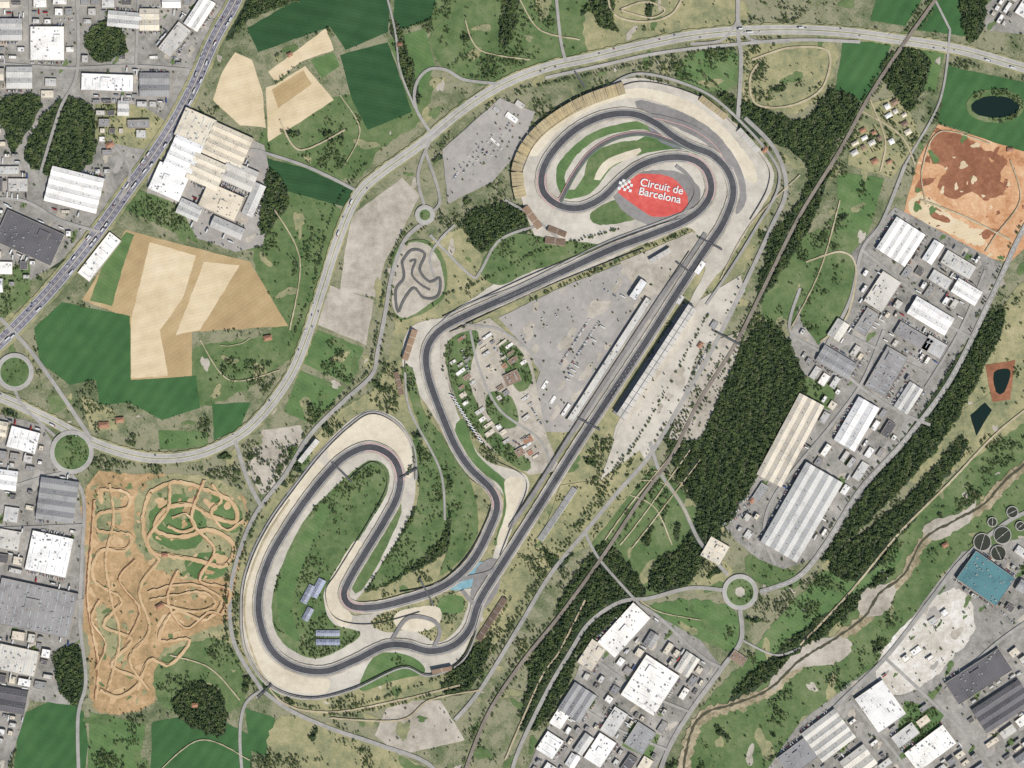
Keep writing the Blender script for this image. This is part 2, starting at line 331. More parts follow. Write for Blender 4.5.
# ---- circuit surfaces
for nm,s,m,c in [
 ('runoff_area','516,150 545,118 590,92 636,78 690,92 722,112 768,160 772,188 752,222 728,262 700,300 640,425 615,428 690,300 705,262 690,228 640,245 560,250 530,225','gravel',1),
 ('runoff_area','240,600 248,560 268,520 298,478 322,448 348,422 372,410 398,420 414,446 416,480 408,520 372,580 352,615 440,598 470,588 482,600 462,655 430,676 400,668 350,690 310,700 270,688 244,650','gravel',1),
 ('gravel_trap','243,600 251,562 271,522 300,482 318,462 322,474 284,524 262,572 256,625 268,656 300,676 330,680 320,694 275,684 250,650','gravel2',1),
 ('gravel_trap','352,424 372,414 396,424 410,448 412,476 404,474 394,450 370,440 350,446 332,460 328,450','gravel2',1),
 ('runoff_area','408,330 440,318 460,320 448,345 450,390 480,455 528,478 515,520 500,560 492,560 505,515 500,490 465,468 430,410 404,372','gravel',1),
 ('runoff_area','470,300 540,258 640,232 640,245 540,290 460,322 440,322','gravel',1),
 ('infield_lawn','352,472 372,460 388,470 386,495 365,530 342,568 324,592 332,622 360,632 348,645 318,658 292,650 276,632 272,602 282,565 308,515','grass',4),
 ('infield_lawn','286,560 300,538 322,505 330,510 312,545 298,580 292,610 300,640 285,632 277,600','green2',1),
 ('gravel_trap','338,566 356,540 364,552 344,582 342,604 352,616 345,628 328,612 326,590','gravel2',1),
 ('lawn','418,440 440,470 450,505 440,540 400,575 372,588 384,560 412,520 420,480 412,450','grass',4),
 ('lawn','410,600 455,592 468,602 458,628 438,642 412,630 385,632 372,620','drygrass',4),
 ('lawn','440,598 462,596 462,612 440,612','green2',1),
 ('gravel_trap','398,612 436,606 440,622 420,632 396,626','gravel2',1),
 ('lawn','376,655 410,656 425,672 395,680 360,690','green2',0),
 ('lawn','355,560 370,545 395,505 402,512 380,560 362,590 352,590','grass',1),
 ('lawn','455,430 465,420 478,455 510,485 512,505 500,545 494,545 504,510 500,486 474,466','green2',1),
 ('lawn','402,372 412,368 424,410 445,440 470,480 478,530 460,560 440,575 450,540 448,500 425,440','grass',4),
 ('gravel_trap','505,480 524,482 512,518 500,548 497,540 506,510','gravel2',1),
 ('lawn','556,172 566,154 590,134 620,124 648,122 664,134 690,148 664,150 636,156 612,168 594,190 578,198 562,196','green2',1),
 ('runoff_area','566,172 580,152 600,138 632,130 650,132 634,142 606,152 588,170 574,190 566,186','gravel',1),
 ('lawn','590,156 620,142 650,142 664,147 634,151 608,162 592,182 584,184','grass',1),
 ('gravel_trap','606,160 640,148 636,156 612,166 600,180 594,180','gravel2',1),
 ('runoff_area','560,208 590,212 625,200 640,228 590,236 555,228','gravel',1),
 ('lawn','590,214 615,200 634,206 640,218 600,225','grass',1),
 ('gravel_trap','540,124 590,100 640,88 686,100 720,124 752,162 756,182 742,176 720,140 690,116 640,98 596,108 560,130 536,156 528,150','gravel2',1),
 ('asphalt_runoff','640,100 690,116 722,140 742,172 746,200 736,214 738,185 722,158 700,140 668,124 640,112','pitlane',1),
 ('asphalt_runoff','612,184 640,172 678,172 700,190 690,214 655,226 622,210','pitlane',1),
 ('painted_runoff','614,185 640,174 672,178 687,196 684,210 656,217 630,202','red',1),
 ('painted_runoff','455,578 480,562 492,567 482,580 462,590 448,588','blue',1),
 ('asphalt_runoff','478,566 500,560 498,590 480,612 470,604','pitlane',1),
 ('asphalt_runoff','648,125 665,128 690,145 700,152 690,152 660,142','hw',1),
 ('lawn','480,270 505,235 560,240 600,248 530,272 500,285','grass',4),
 ('paddock','498,318 560,288 625,262 692,232 700,240 688,268 600,402 576,432 545,432 530,402 540,372 520,342','paved',3),
 ('paddock','620,262 692,232 700,240 670,290 640,300','lot',3),
 ('paddock','440,335 490,318 530,352 545,430 560,470 530,475 485,445 455,400 440,365','lot',3),
 ('paddock_garden','446,345 478,332 470,380 490,425 530,462 520,470 485,440 456,398','grass',4),
 ('paddock_garden','500,340 520,350 532,378 520,392 505,370','grass',4),
 ('paddock_garden','490,392 512,398 518,424 500,428 486,410','grass',4),
 ('spectator_apron','700,300 740,275 745,290 705,360 665,430 640,470 600,480 618,430','gravel',3),
 ('gravel_lot','700,345 745,330 735,360 700,440 668,440','lot',4),
 ('gravel_lot','442,150 500,98 535,112 520,150 492,182 448,204','paved',3),
 ('gravel_lot','560,485 600,480 640,450 650,470 590,545 560,560 540,545','drygrass',4),
 ('lawn','395,250 425,240 445,262 442,300 400,320 392,290','grass',0),
 ('karting_apron','400,250 424,243 440,262 444,290 432,302 404,318 392,300','lot',1),
 ]: poly(nm,s,m,c,sm=nm in('runoff_area','infield_lawn','lawn','painted_runoff','gravel_trap','asphalt_runoff','paddock_garden','karting_apron'))
patches('paddock_surface_patches','lot',26,(3,),4,10,region=(500,235,690,430),asp=1.8,ang=57)
# ---- roads
def road(s,w,m='street',mark=True,nm='road'):
    q=ribbon(nm,s,w,m)
    if mark and w>=5: ribbon('lane_marking',q,.3,'paint',raw=True,c=None,dash=2)
    return q
HW='262,-60 236,0 214,40 192,90 165,138 128,190 88,245 48,293 8,335 -40,380'
ribbon('highway_verge',HW,18,'drygrass',c=5,wob=.8); hq=ribbon('highway',HW,12.5,'hw')
ribbon('highway_median',HW,1.1,'lot',c=None)
for o in(-5.6,5.6): ribbon('lane_marking',HW,.35,'paint',c=None,off=o)
for o in(-3.4,-1.9,1.9,3.4): ribbon('lane_marking',HW,.22,'paint',c=None,off=o,dash=2)
BP='1100,90 1024,68 960,50 900,40 850,33 800,30 740,31 690,36 640,46 590,58 545,68 500,86 460,112 420,145 385,170 358,195 338,240 322,290 304,345 288,380 262,415 235,438 195,455 150,458 100,445 50,420 0,397 -50,380'
ribbon('bypass_verge',BP,12.5,'drygrass',c=5,wob=1)
for o in(-2.6,2.6): ribbon('bypass_road',BP,3.9,'road',off=o)
for o in(-4.4,-.9,.9,4.4): ribbon('lane_marking',BP,.22,'paint',c=None,off=o)
ribbon('road','545,78 600,66 660,53 740,44 800,40 860,42',3.2,'road')
RING='425,222 405,240 392,275 385,315 378,350 372,375 345,400 310,435 285,475 255,515 237,560 230,600 235,645 262,690'
for s,w in [('430,132 416,108 416,85 428,70 446,70 465,80 500,84',3),('420,145 440,130 455,118',3),('430,140 418,175 425,208',3),(RING,4),
 ('262,690 290,710 330,728 380,745 430,765 450,800',4),('262,690 245,705 240,740 245,800',3),('235,440 248,480 262,508',4),('738,-40 738,30 741,60 738,118',4),('553,-40 560,35 566,62',3),
 ('690,44 722,40 738,20',2.6),('738,20 752,40 790,42',2.6),
 ('250,150 262,152 310,168 355,190',3),('0,318 30,350 62,395 92,440',4),('15,390 25,408 55,436',3),('72,474 84,500 82,560 80,620 86,680 78,720 80,800',3.5),('-40,505 40,478 82,470',3),
 ('1060,170 1024,228 990,300 950,380 905,440 860,490 825,545 798,577 760,592',5),('740,610 741,640 722,668 690,712 668,750 650,800',4.5),('722,590 690,588 650,598 620,602 590,622 570,652 545,695 515,760 510,800',3.8),
 ('728,575 700,542 682,505 660,472 650,442',3.6),('745,118 775,150 786,190 770,230 742,290 712,350 682,402 650,455 618,492 585,532 550,575 520,625 480,690 455,720',4),
 ('800,288 790,330 820,352 862,388 900,412 930,425',3),('905,165 882,222 862,250 850,300 826,346',3.4),('862,250 905,285 945,322 972,338',3),('884,330 862,382 832,424 802,460 772,500 764,535 775,565',3.2),('838,330 884,352 925,372',2.6),
 ('950,30 940,100 905,165 892,200',2.2),('935,0 950,30',2.2),('985,270 960,330 925,388',2.6),('742,640 775,655 800,648',2),('722,668 700,655 660,618 640,605',3),('690,712 640,690 590,655',2.6),('668,750 620,730 570,700',2.6),
 ('760,800 825,718 885,658 932,598 962,560 1010,520 1060,500',4),('885,658 930,700 980,750 1010,800',3),('945,690 1000,640 1060,600',3),('850,700 900,760 920,800',3),
 ('-40,60 60,68 130,66 190,70',3),('75,-40 78,66 60,110 40,175',3),('30,-40 30,60',2.5),('140,-40 136,66',2.5),('-40,200 20,200 60,220 100,232',3),('110,140 130,170 120,200',3),('-40,620 84,600',2.6),('-40,530 84,525',2.6),
 ('380,-30 395,30 400,70 415,108',2),('430,235 470,275 480,272 500,240 540,225',2.6),('425,150 440,200 425,215',3),('440,290 430,260 440,240 455,225',2.4),
 ('640,605 600,560 585,532',2.6),('505,200 530,215 560,240',2.5),('445,320 470,325 500,330 530,352 545,372',2.4),('470,330 480,370 500,410 540,440 552,470',2.4),('405,372 410,410 440,470 445,520',2.2)]:
    road(s,w)
for s,w in [('800,645 850,592 900,532 950,482 1000,430 1060,385',2),('608,-20 612,12 640,22 672,14 690,-20',2),('620,10 645,2 665,10 650,18 620,10',1.6),('752,60 790,48 828,52 822,88 790,106 756,104 750,78 760,62',2),
 ('806,262 842,252 856,270 846,318 820,342',1.8),('690,450 640,520 620,545',1.2),('700,460 650,525 632,548',1.2),('680,445 630,505 605,540',1.2),('290,500 262,545 245,600 252,650 280,700 330,712 400,700 460,685',1.8),
 ('150,780 200,740 250,760',1),('860,110 900,135 915,165',1.6),('870,100 885,140 880,172',1.6),('480,690 430,700 400,720 330,718',1.6),('345,130 300,150 280,120',1.5),('505,760 540,680 560,650 585,600',1.6),
 ('640,480 668,486 690,520',1),('648,470 676,478 696,505',1),('630,495 655,508 672,545',1),('340,95 360,130 345,165',1),('275,210 300,260 290,330',1.2),('520,0 540,30 580,40',1.2),('465,20 480,50 530,60',1.2),('200,340 230,380 280,370',1),
 ('926,205 922,170 940,132 990,144',1.2),('920,200 960,215 1010,240',1.8),('1010,160 1020,200 995,236 985,252',1.2),('720,280 750,225 800,175',1.2),('840,200 820,270 790,330',1.2),('700,620 660,612 640,600',1),('170,655 210,668 240,700',1.2)]:
    ribbon('dirt_path',s,w,'dirt',wob=.25)
for k in range(70):
    x,y=random.uniform(-40,1064),random.uniform(-40,808); a=random.random()*6.28; L=[]
    for j in range(random.randint(4,9)):
        if getc(x,y)!=0: break
        L.append((x,y)); a+=random.uniform(-.6,.6); x+=8*math.cos(a);y+=8*math.sin(a)
    if len(L)>3: ribbon('footpath',L,random.uniform(.5,1.1),'dirt',c=None)
RB=[(740,592,16),(15,372,17),(72,452,20),(425,215,8)]
for x,y,r in RB:
    poly('roundabout_island',circ(x,y,r),'grass',4); ribbon('roundabout',circ(x,y,r),4,'road',closed=True,raw=True); ribbon('lane_marking',circ(x,y,r-2.2),.25,'paint',closed=True,raw=True,c=None)
poly('roundabout_apron',circ(740,592,5),'lot',1)
RW='960,-40 935,0 905,42 870,95 840,150 800,215 765,285 735,345 700,400 672,455 640,500 600,560 560,615 520,665 485,720 455,800'
ribbon('railway_ballast',RW,3.4,'ballast')
for o in(-1.1,-.5,.5,1.1): ribbon('railway_rail',RW,.14,'rail',c=None,off=o)
# ---- motocross / karting
for s,w in [('100,490 126,492 128,508 100,514 98,530 130,535 126,550 100,552 94,580 122,600 104,625 132,640 112,665 140,680 120,697 100,690',2.8),('150,492 175,482 202,488 232,502 236,522 210,516 190,505 165,510 156,530 182,537 210,530 234,545 225,566 195,560 170,556 150,550 143,520 150,492',3.6),
 ('148,592 190,584 222,600 205,620 175,612 160,640 190,640 170,665 150,660 138,690',2.6),('95,500 92,540 88,600 98,660 96,700',2),('205,480 192,520 215,550 200,580 230,590 222,615',2.6),('160,560 140,590 150,630 130,660 150,690',2.4),
 ('110,484 114,520 106,560 112,600 120,640 108,690',1.8),('136,560 120,580 140,610 128,640',1.8),('178,570 168,600 186,628 210,612 228,618',2),('170,482 168,510 148,540 160,560',2.4),('212,484 222,500 212,512 226,530 244,520',2.4),
 ('150,600 200,592 216,604 196,612 160,604',2),('172,518 186,514 196,526 182,532 168,526',2),('100,600 92,620 106,644 96,670',2)]:
    q=ribbon('motocross_track',s,w,'motol',c=1,wob=.8)
    ribbon('motocross_berm',q,.6,'earth2' if random.random()<.3 else 'moto',c=1,raw=True,off=w/2+.4,wob=.25)
ribbon('karting_track','402,262 412,250 425,254 420,270 430,282 440,278 438,296 424,298 414,288 404,300 398,312 396,290 404,278 402,262',2.6,'kart')
ribbon('karting_track','410,262 416,260 412,274 420,284 430,290',2,'kart')
# ---- race track
TR='480,600 470,628 454,645 430,651 406,645 384,646 355,660 325,671 295,667 272,650 260,620 260,590 270,558 287,528 306,500 325,476 346,456 370,447 391,456 400,475 397,497 384,522 367,550 352,575 344,594 352,606 375,607 405,600 435,590 457,577 475,557 489,530 497,507 491,489 470,468 455,445 440,410 428,375 427,350 439,331 465,316 510,296 560,273 610,250 650,235 682,222 702,208 711,190 706,170 690,159 665,158 640,166 620,181 602,198 580,208 558,205 543,191 543,170 556,148 578,128 605,116 632,114 655,123 674,137 692,147 712,155 728,172 733,195 722,225 705,250 680,288 645,343 610,396 575,449 540,505 505,560'
ribbon('track_verge',TR,12,'lot',closed=True,wob=.3)
ribbon('race_track_shoulder',TR,9,'pitlane',closed=True)
ALT=['636,114 664,118 694,128 718,146 731,170','505,560 490,572 470,577 452,582','650,235 674,222 688,208 696,192 688,176 676,166','432,651 440,632 432,620 408,618 392,640','462,590 470,600 478,606','700,152 672,142 644,134 616,138 592,152 576,172 566,190 560,202']
for s in ALT: ribbon('alternative_circuit_link',s,3.8,'kart' if s.startswith('7') else 'pitlane')
ribbon('kerb',ALT[5],.6,'kerb',c=None,off=2.2); ribbon('kerb',ALT[5],.6,'greenpaint',c=None,off=-2.2); ribbon('kerb',ALT[0],.6,'kerb',c=None,off=2.2)
tq=ribbon('race_track',TR,6.8,'track',closed=True)
for o in(-3.2,3.2): ribbon('track_edge_line',TR,.2,'paint',closed=True,c=None,off=o)
n=len(tq); cur=[]
for i in range(n):
    a,b,c=tq[i-4],tq[i],tq[(i+4)%n]
    cur.append(((b[0]-a[0])*(c[1]-b[1])-(b[1]-a[1])*(c[0]-b[0]))/(math.dist(a,b)*math.dist(b,c)+1e-6))
i=0
while i<n:
    if abs(cur[i])>.36:
        j=i
        while j<n-1 and cur[j]*cur[i]>0 and abs(cur[j])>.32: j+=1
        if j-i>2:
            sgn=1 if cur[i]>0 else -1
            for k in(1,-1): ribbon('kerb',tq[i:j+1],.75,'kerb',raw=True,c=None,off=sgn*3.8*k)
        i=j+1
    else: i+=1
ribbon('pit_lane','512,530 535,497 568,445 602,392 636,340 668,292 690,262 708,235',4,'pitlane',off=-3)
ribbon('track_perimeter_road','520,175 532,140 560,115 600,92 638,74 690,86 726,108 772,158 778,188 756,228 730,270 706,305',2.6,'street')
ribbon('service_road','430,335 460,308 520,285 600,245 660,222 695,208',1.6,'street')
LOOP='482,606 464,656 430,674 402,666 352,688 310,697 272,685 247,650 243,600 251,562 271,522 300,482 324,452 350,427 372,414 396,424 412,447 415,480'
ribbon('service_road',LOOP,1.5,'street',off=-2)
G['tyre']=gmat('barrier_tyres_rail',[(60,60,64),(110,108,106),(170,166,160)],s=(.02,.1,.6),spread=.12)
def wall(name,s,h=1.2,closed=False,off=0,t=.25):
    q=offs(cat(P(s),closed,4),off,closed); A=offs(q,t/2,closed);B_=offs(q,-t/2,closed); v=[];f=[];n=len(q)
    for i in range(n+(1 if closed else 0)):
        k=i%n; v+=[(*W(A[k]),0),(*W(A[k]),h+Z[0]),(*W(B_[k]),h+Z[0]),(*W(B_[k]),0)]
    for i in range(len(v)//4-1):
        a=4*i; f+=[(a,a+1,a+5,a+4),(a+1,a+2,a+6,a+5),(a+2,a+3,a+7,a+6)]
    mk(name,v,f,[G['tyre']])
wall('tyre_barrier',LOOP,1.5); wall('tyre_barrier','522,172 536,142 562,120 602,96 640,82 688,92 720,112 764,160 768,186 750,220',1.5)
wall('guardrail','510,526 533,492 566,440 600,388 634,336 666,288 690,252',1.2,off=-1.2); wall('guardrail','528,520 552,484 584,436 618,384',1.2,off=1.5)
wall('tyre_barrier','450,345 452,388 482,450 526,480 512,524 500,556',1.3); wall('tyre_barrier','410,340 406,372 430,412 462,470 488,492 490,510 470,552 440,582 400,592',1.2)
wall('tyre_barrier','446,324 540,280 640,240 684,226',1.2,off=-8); wall('tyre_barrier','446,324 540,280 640,240',1.2,off=9)
wall('tyre_barrier','350,478 372,462 386,474 382,498 340,568 326,592 336,618 372,624 420,612',1.2)
v=[];f=[];z=nz()
for k in range(22):
    t=k/22; x=640-30*t; y=351+47*t; s=1.2 if k%2 else -1.2
    a=math.radians(57.5)
    c0=W((x+s*.84,y+s*.54))
    for du,dv in((-1.2,-1.6),(1.2,-1.6),(1.2,1.6),(-1.2,1.6)):
        v.append((c0[0]+du*math.cos(a)*.3-dv*math.sin(a)*.6,c0[1]+du*math.sin(a)*.3+dv*math.cos(a)*.6,z))
    f.append((4*k,4*k+1,4*k+2,4*k+3))
mk('starting_grid',v,f,[G['paint']])
z=nz(); v=[];f=[]
for i in range(5):
    for j in range(4):
        if (i+j)%2: continue
        a=math.radians(-12); c0=W((622,184)); k=len(v)
        for du,dv in((0,0),(1,0),(1,1),(0,1)):
            u=(i+du)*7-8; w2=(j+dv)*7-16; v.append((c0[0]+u*math.cos(a)-w2*math.sin(a),c0[1]+u*math.sin(a)+w2*math.cos(a),z))
        f.append((k,k+1,k+2,k+3))
mk('checkered_flag_painting',v,f,[G['paint']])
cu=bpy.data.curves.new('painted_lettering','FONT'); cu.body='Circuit de\nBarcelona'; cu.size=27; cu.align_x='CENTER'; cu.space_line=.85; cu.offset=.35
cu.materials.append(G['paint']); o=link(bpy.data.objects.new('painted_lettering',cu)); o.location=(*W((661,190)),nz()); o.rotation_euler[2]=math.radians(-12)
z=nz(); v=[];f=[]
def baylines(x0,y0,x1,y1,dep=5):
    L=math.hypot(x1-x0,y1-y0); dx,dy=(x1-x0)/L,(y1-y0)/L; n=int(L*M/2.9)
    ax,ay=W((x0,y0)); X,Y=dx,-dy; nx,ny=-Y,X
    for i in range(n+1):
        px,py=ax+X*i*2.9,ay+Y*i*2.9; k=len(v)
        for s,t in((-.1,-dep/2),(.1,-dep/2),(.1,dep/2),(-.1,dep/2)): v.append((px+X*s+nx*t,py+Y*s+ny*t,z))
        f.append((k,k+1,k+2,k+3))
# ---------------------------------------------------------------- buildings
def rmat(name,c,per=6,amt=.12,var=.12):
    t=NT(name); co=t.a('ShaderNodeTexCoord').outputs['Object']; oi=t.a('ShaderNodeObjectInfo')
    f=t.math('ADD',t.math('MULTIPLY',t.noise(co,.03,4),.6),t.math('MULTIPLY',t.noise(co,.3,4),.4))
    k=[v*.84 for v in c]
    col=t.ramp(f,[(.36,lin(k)),(.48,lin(c)),(.64,lin([min(252,v*1.06) for v in c]))])
    wv=t.a('ShaderNodeTexWave'); wv.inputs['Scale'].default_value=.314/per; wv.inputs['Distortion'].default_value=.2; t.l.new(co,wv.inputs['Vector'])
    col=t.mul(col,t.ramp(wv.outputs['Fac'],[(0,(1-amt,)*3+(1,)),(.25,(1,1,1,1))]))
    col=t.mul(col,t.ramp(oi.outputs['Random'],[(0,(1-2*var,1-2*var,1-1.8*var,1)),(.3,(1,1-var*.3,1-var*.8,1)),(.6,(1-var,)*3+(1,)),(1,(1,1,1,1))]))
    t.l.new(col,t.b.inputs['Base Color']); t.b.inputs['Roughness'].default_value=.7; return t.m
R={'w':rmat('roof_white_metal',(238,236,231),6,.12,.07),'l':rmat('roof_light_grey',(204,202,196),6,.12),'g':rmat('roof_grey',(156,155,154),6,.14),'d':rmat('roof_dark_grey',(104,102,104),7,.2),
 'b':rmat('roof_beige',(218,208,188),6,.1,.08),'r':rmat('roof_terracotta',(168,126,102),3,.15),'t':rmat('roof_teal',(96,142,146),6,.12),'n':rmat('roof_brown',(150,128,110),5,.25),'s':rmat('roof_solar_blue',(160,166,184),5,.4),
 'k':rmat('grandstand_tan_seats',(178,164,130),9,.25)}
WALL=rmat('building_wall',(184,178,166),3,.08,.15)
def smat(name,c,r=.5,m=0):
    t=NT(name); co=t.a('ShaderNodeTexCoord').outputs['Object']
    t.l.new(t.ramp(t.noise(co,.5,3),[(.35,lin([v*.9 for v in c])),(.65,lin(c))]),t.b.inputs['Base Color']); t.b.inputs['Roughness'].default_value=r; t.b.inputs['Metallic'].default_value=m; return t.m
GLASS=smat('window_glass',(50,60,72),.25); SKY=smat('skylight_panel',(186,194,198),.5); HVAC=smat('rooftop_unit_metal',(158,158,156),.5); DOOR=smat('loading_door',(110,116,124),.6)
class B:
    def __init__(s): s.v=[];s.f=[];s.m=[]
    def face(s,p,m):
        k=len(s.v); s.v+=p; s.f.append(tuple(range(k,k+len(p)))); s.m.append(m)
    def box(s,x0,y0,z0,x1,y1,z1,m,mt=None,bot=False):
        p=[(x0,y0),(x1,y0),(x1,y1),(x0,y1)]
        for i in range(4):
            a,b=p[i],p[(i+1)%4]; s.face([(*a,z0),(*b,z0),(*b,z1),(*a,z1)],m)
        s.face([(*q,z1) for q in p],m if mt is None else mt)
        if bot: s.face([(*q,z0) for q in p[::-1]],m)
    def make(s,name,mats,loc,ang):
        o=mk(name,s.v,s.f,mats,s.m); o.location=loc; o.rotation_euler[2]=ang; return o
blist=[]
def rect(x,y,w,l,ang):
    a=math.radians(ang); cx,sx=math.cos(a),math.sin(a); o=[]
    for u,v in((-.5,-.5),(.5,-.5),(.5,.5),(-.5,.5)):
        U=u*l;V=v*w; o.append((x+U*cx-V*sx,y-(U*sx+V*cx)))
    return o
def bld(x,y,w,l,ang,h=9,roof='l',style=None,name='warehouse'):
    Wd=w*M;L=l*M; b=B(); hx,hy=L/2,Wd/2
    mark_poly(rect(x,y,w+1.5,l+1.5,ang),9)
    if style is None: style='gable' if random.random()<.55 and min(w,l)>9 else 'flat'
    for i,(p,q) in enumerate((((-hx,-hy),(hx,-hy)),((hx,-hy),(hx,hy)),((hx,hy),(-hx,hy)),((-hx,hy),(-hx,-hy)))):
        b.face([(*p,0),(*q,0),(*q,h),(*p,h)],0)
        ln=math.dist(p,q); dx,dy=(q[0]-p[0])/ln,(q[1]-p[1])/ln; nx,ny=dy*.05,-dx*.05
        k=max(2,int(ln/7))
        for j in range(k):
            c0=(j+.5)*ln/k
            for zz in range(max(1,int((h-2)/4))):
                dr=(i in(0,2) and zz==0 and j%3==1 and h>8); ww=2.2 if dr else 1.5; z0=Z[0]+.1 if dr else Z[0]+1.2+zz*4; z1=z0+(4 if dr else 1.5)
                if z1>h-.4: continue
                ww=min(ww,ln/k*.4)
                b.face([(p[0]+dx*(c0-ww)+nx,p[1]+dy*(c0-ww)+ny,z0),(p[0]+dx*(c0+ww)+nx,p[1]+dy*(c0+ww)+ny,z0),(p[0]+dx*(c0+ww)+nx,p[1]+dy*(c0+ww)+ny,z1),(p[0]+dx*(c0-ww)+nx,p[1]+dy*(c0-ww)+ny,z1)],5 if dr else 2)
    if style=='flat':
        t=.7; zr=h-.9
        b.face([(-hx+t,-hy+t,zr),(hx-t,-hy+t,zr),(hx-t,hy-t,zr),(-hx+t,hy-t,zr)],1)
        O=[(-hx,-hy),(hx,-hy),(hx,hy),(-hx,hy)];I=[(-hx+t,-hy+t),(hx-t,-hy+t),(hx-t,hy-t),(-hx+t,hy-t)]
        for i in range(4):
            j=(i+1)%4; b.face([(*O[i],h),(*O[j],h),(*I[j],h),(*I[i],h)],0); b.face([(*I[j],zr),(*I[i],zr),(*I[i],h),(*I[j],h)],0)
        if min(Wd,L)>20 and random.random()<.5:
            k=int(L/18)
            for j in range(k):
                X=-hx+(j+.5)*L/k
                rows=max(1,int(Wd/26))
                for r in range(rows):
                    Y=-hy+(r+.5)*Wd/rows; q=Wd/rows*random.uniform(.2,.36); b.box(X-.7,Y-q,zr,X+.7,Y+q,zr+.5,3)
        if min(Wd,L)>30 and random.random()<.7:
            X=random.uniform(-hx*.6,hx*.5);Y=random.uniform(-hy*.5,hy*.4); b.box(X,Y,zr+.02,X+hx*.35,Y+hy*.45,zr+3.2,0,1)
        for j in range(int(Wd*L/380)+1):
            X=random.uniform(-hx+3,hx-3) if hx>4 else 0;Y=random.uniform(-hy+3,hy-3) if hy>4 else 0; s=random.uniform(.8,2.6); b.box(X-s,Y-s*.7,zr+.01,X+s,Y+s*.7,zr+random.uniform(1.2,2.8),4)
    elif style=='gable':
        k=max(1,round(Wd/24)); sp=Wd/k; rise=sp*.16; sky=random.random()<.5; st_=random.choice((14,20,28))
        for j in range(k):
            y0=-hy+j*sp;y1=y0+sp;ym=(y0+y1)/2
            b.face([(-hx,y0,h),(hx,y0,h),(hx,ym,h+rise),(-hx,ym,h+rise)],1); b.face([(-hx,ym,h+rise),(hx,ym,h+rise),(hx,y1,h),(-hx,y1,h)],1)
            b.face([(-hx,y1,h),(-hx,y0,h),(-hx,ym,h+rise)],0); b.face([(hx,y0,h),(hx,y1,h),(hx,ym,h+rise)],0)
            m=int(L/st_) if sky else 0
            for q in range(m):
                X=-hx+(q+.5)*L/m
                for ya,yb,za,zb in((y0+sp*.12,ym-sp*.06,h+rise*.24,h+rise*.88),(ym+sp*.06,y1-sp*.12,h+rise*.88,h+rise*.24)):
                    b.face([(X-.6,ya,za+.08),(X+.6,ya,za+.08),(X+.6,yb,zb+.08),(X-.6,yb,zb+.08)],3)
            if random.random()<.6: b.box(-hx*.9,ym-.3,h+rise-.1,hx*.9,ym+.3,h+rise+.3,4)
            for q in range(3):
                X=random.uniform(-hx*.9,hx*.9); b.box(X-.8,ym+sp*.2-.8,h+rise*.3,X+.8,ym+sp*.2+.8,h+rise+.5,4)
    else:
        ov=.6; X,Y=hx+ov,hy+ov; rise=min(X,Y)*.45; r=max(0,X-Y); s=max(0,Y-X)
        a=[(-X,-Y,h),(X,-Y,h),(X,Y,h),(-X,Y,h)]
        if X>=Y: r0,r1=(-r,0,h+rise),(r,0,h+rise); b.face([a[0],a[1],r1,r0],1);b.face([a[1],a[2],r1],1);b.face([a[2],a[3],r0,r1],1);b.face([a[3],a[0],r0],1)
        else: r0,r1=(0,-s,h+rise),(0,s,h+rise); b.face([a[0],a[1],r0],1);b.face([a[1],a[2],r1,r0],1);b.face([a[2],a[3],r1],1);b.face([a[3],a[0],r0,r1],1)
        b.box(X*.3,Y*.2,h,X*.3+.9,Y*.2+.9,h+rise+.8,0)
    blist.append((x,y,w,l,ang))
    return b.make(name,[WALL,R[roof],GLASS,SKY,HVAC,DOOR],(*W((x,y)),0),math.radians(ang))
BL='''900 242 34 38 57 11 w;958 265 15 34 -31 9 l;966 292 16 28 -31 9 w;940 280 12 22 -31 8 l;930 316 20 44 -31 10 w;913 337 14 38 -31 9 g;934 347 16 22 -31 9 l;882 292 22 36 57 9 l;866 322 14 26 57 8 g
886 372 24 46 60 9 g;908 398 16 30 57 8 l;856 424 24 50 60 10 w;801 512 42 92 60 12 l;790 440 28 92 62 10 b;836 362 18 38 -31 8 g;715 551 22 22 60 8 b;738 658 10 16 -35 7 n;838 330 14 20 57 8 l
650 685 40 48 57 11 w;624 630 24 54 48 9 w;592 655 18 28 57 8 b;577 702 26 32 57 9 g;687 664 16 22 57 8 l;550 745 20 22 57 8 w;600 750 20 30 57 9 w;614 722 16 28 57 8 l;560 718 14 20 57 7 w;640 738 22 26 57 9 g
985 578 34 48 -35 12 t;978 676 26 64 33 10 d;1002 706 28 56 33 10 d;880 706 34 42 -55 10 w;828 735 36 42 37 9 l;930 748 24 48 37 9 w;797 757 24 34 37 9 g;905 735 14 26 37 8 l;858 762 24 30 37 9 l
48 44 34 34 0 10 w;108 83 17 52 -2 9 w;155 85 24 30 0 8 g;75 190 36 54 -14 10 w;30 238 34 62 -24 10 d;100 257 15 52 52 8 w;20 78 22 26 0 8 l;125 20 16 34 -5 8 l;200 14 16 34 57 9 w;150 20 22 20 0 8 b;175 40 16 34 52 8 l;12 30 22 22 0 9 l
196 128 30 34 -24 12 b;228 146 34 42 -24 11 b;184 156 34 30 -24 12 w;170 182 30 34 -24 11 w;207 172 28 34 -24 12 b;240 176 22 34 -24 10 l;222 202 26 40 -24 11 b;190 210 16 24 -24 9 l;228 228 12 34 -24 9 l;254 200 12 34 66 8 l;24 440 22 30 -15 9 w;58 500 42 38 -8 10 g;50 554 40 42 -12 10 w;36 608 46 78 -12 10 g;18 660 26 40 -12 9 l;12 700 24 30 -10 8 d;10 540 20 22 -10 8 l;8 480 20 20 -8 9 w'''
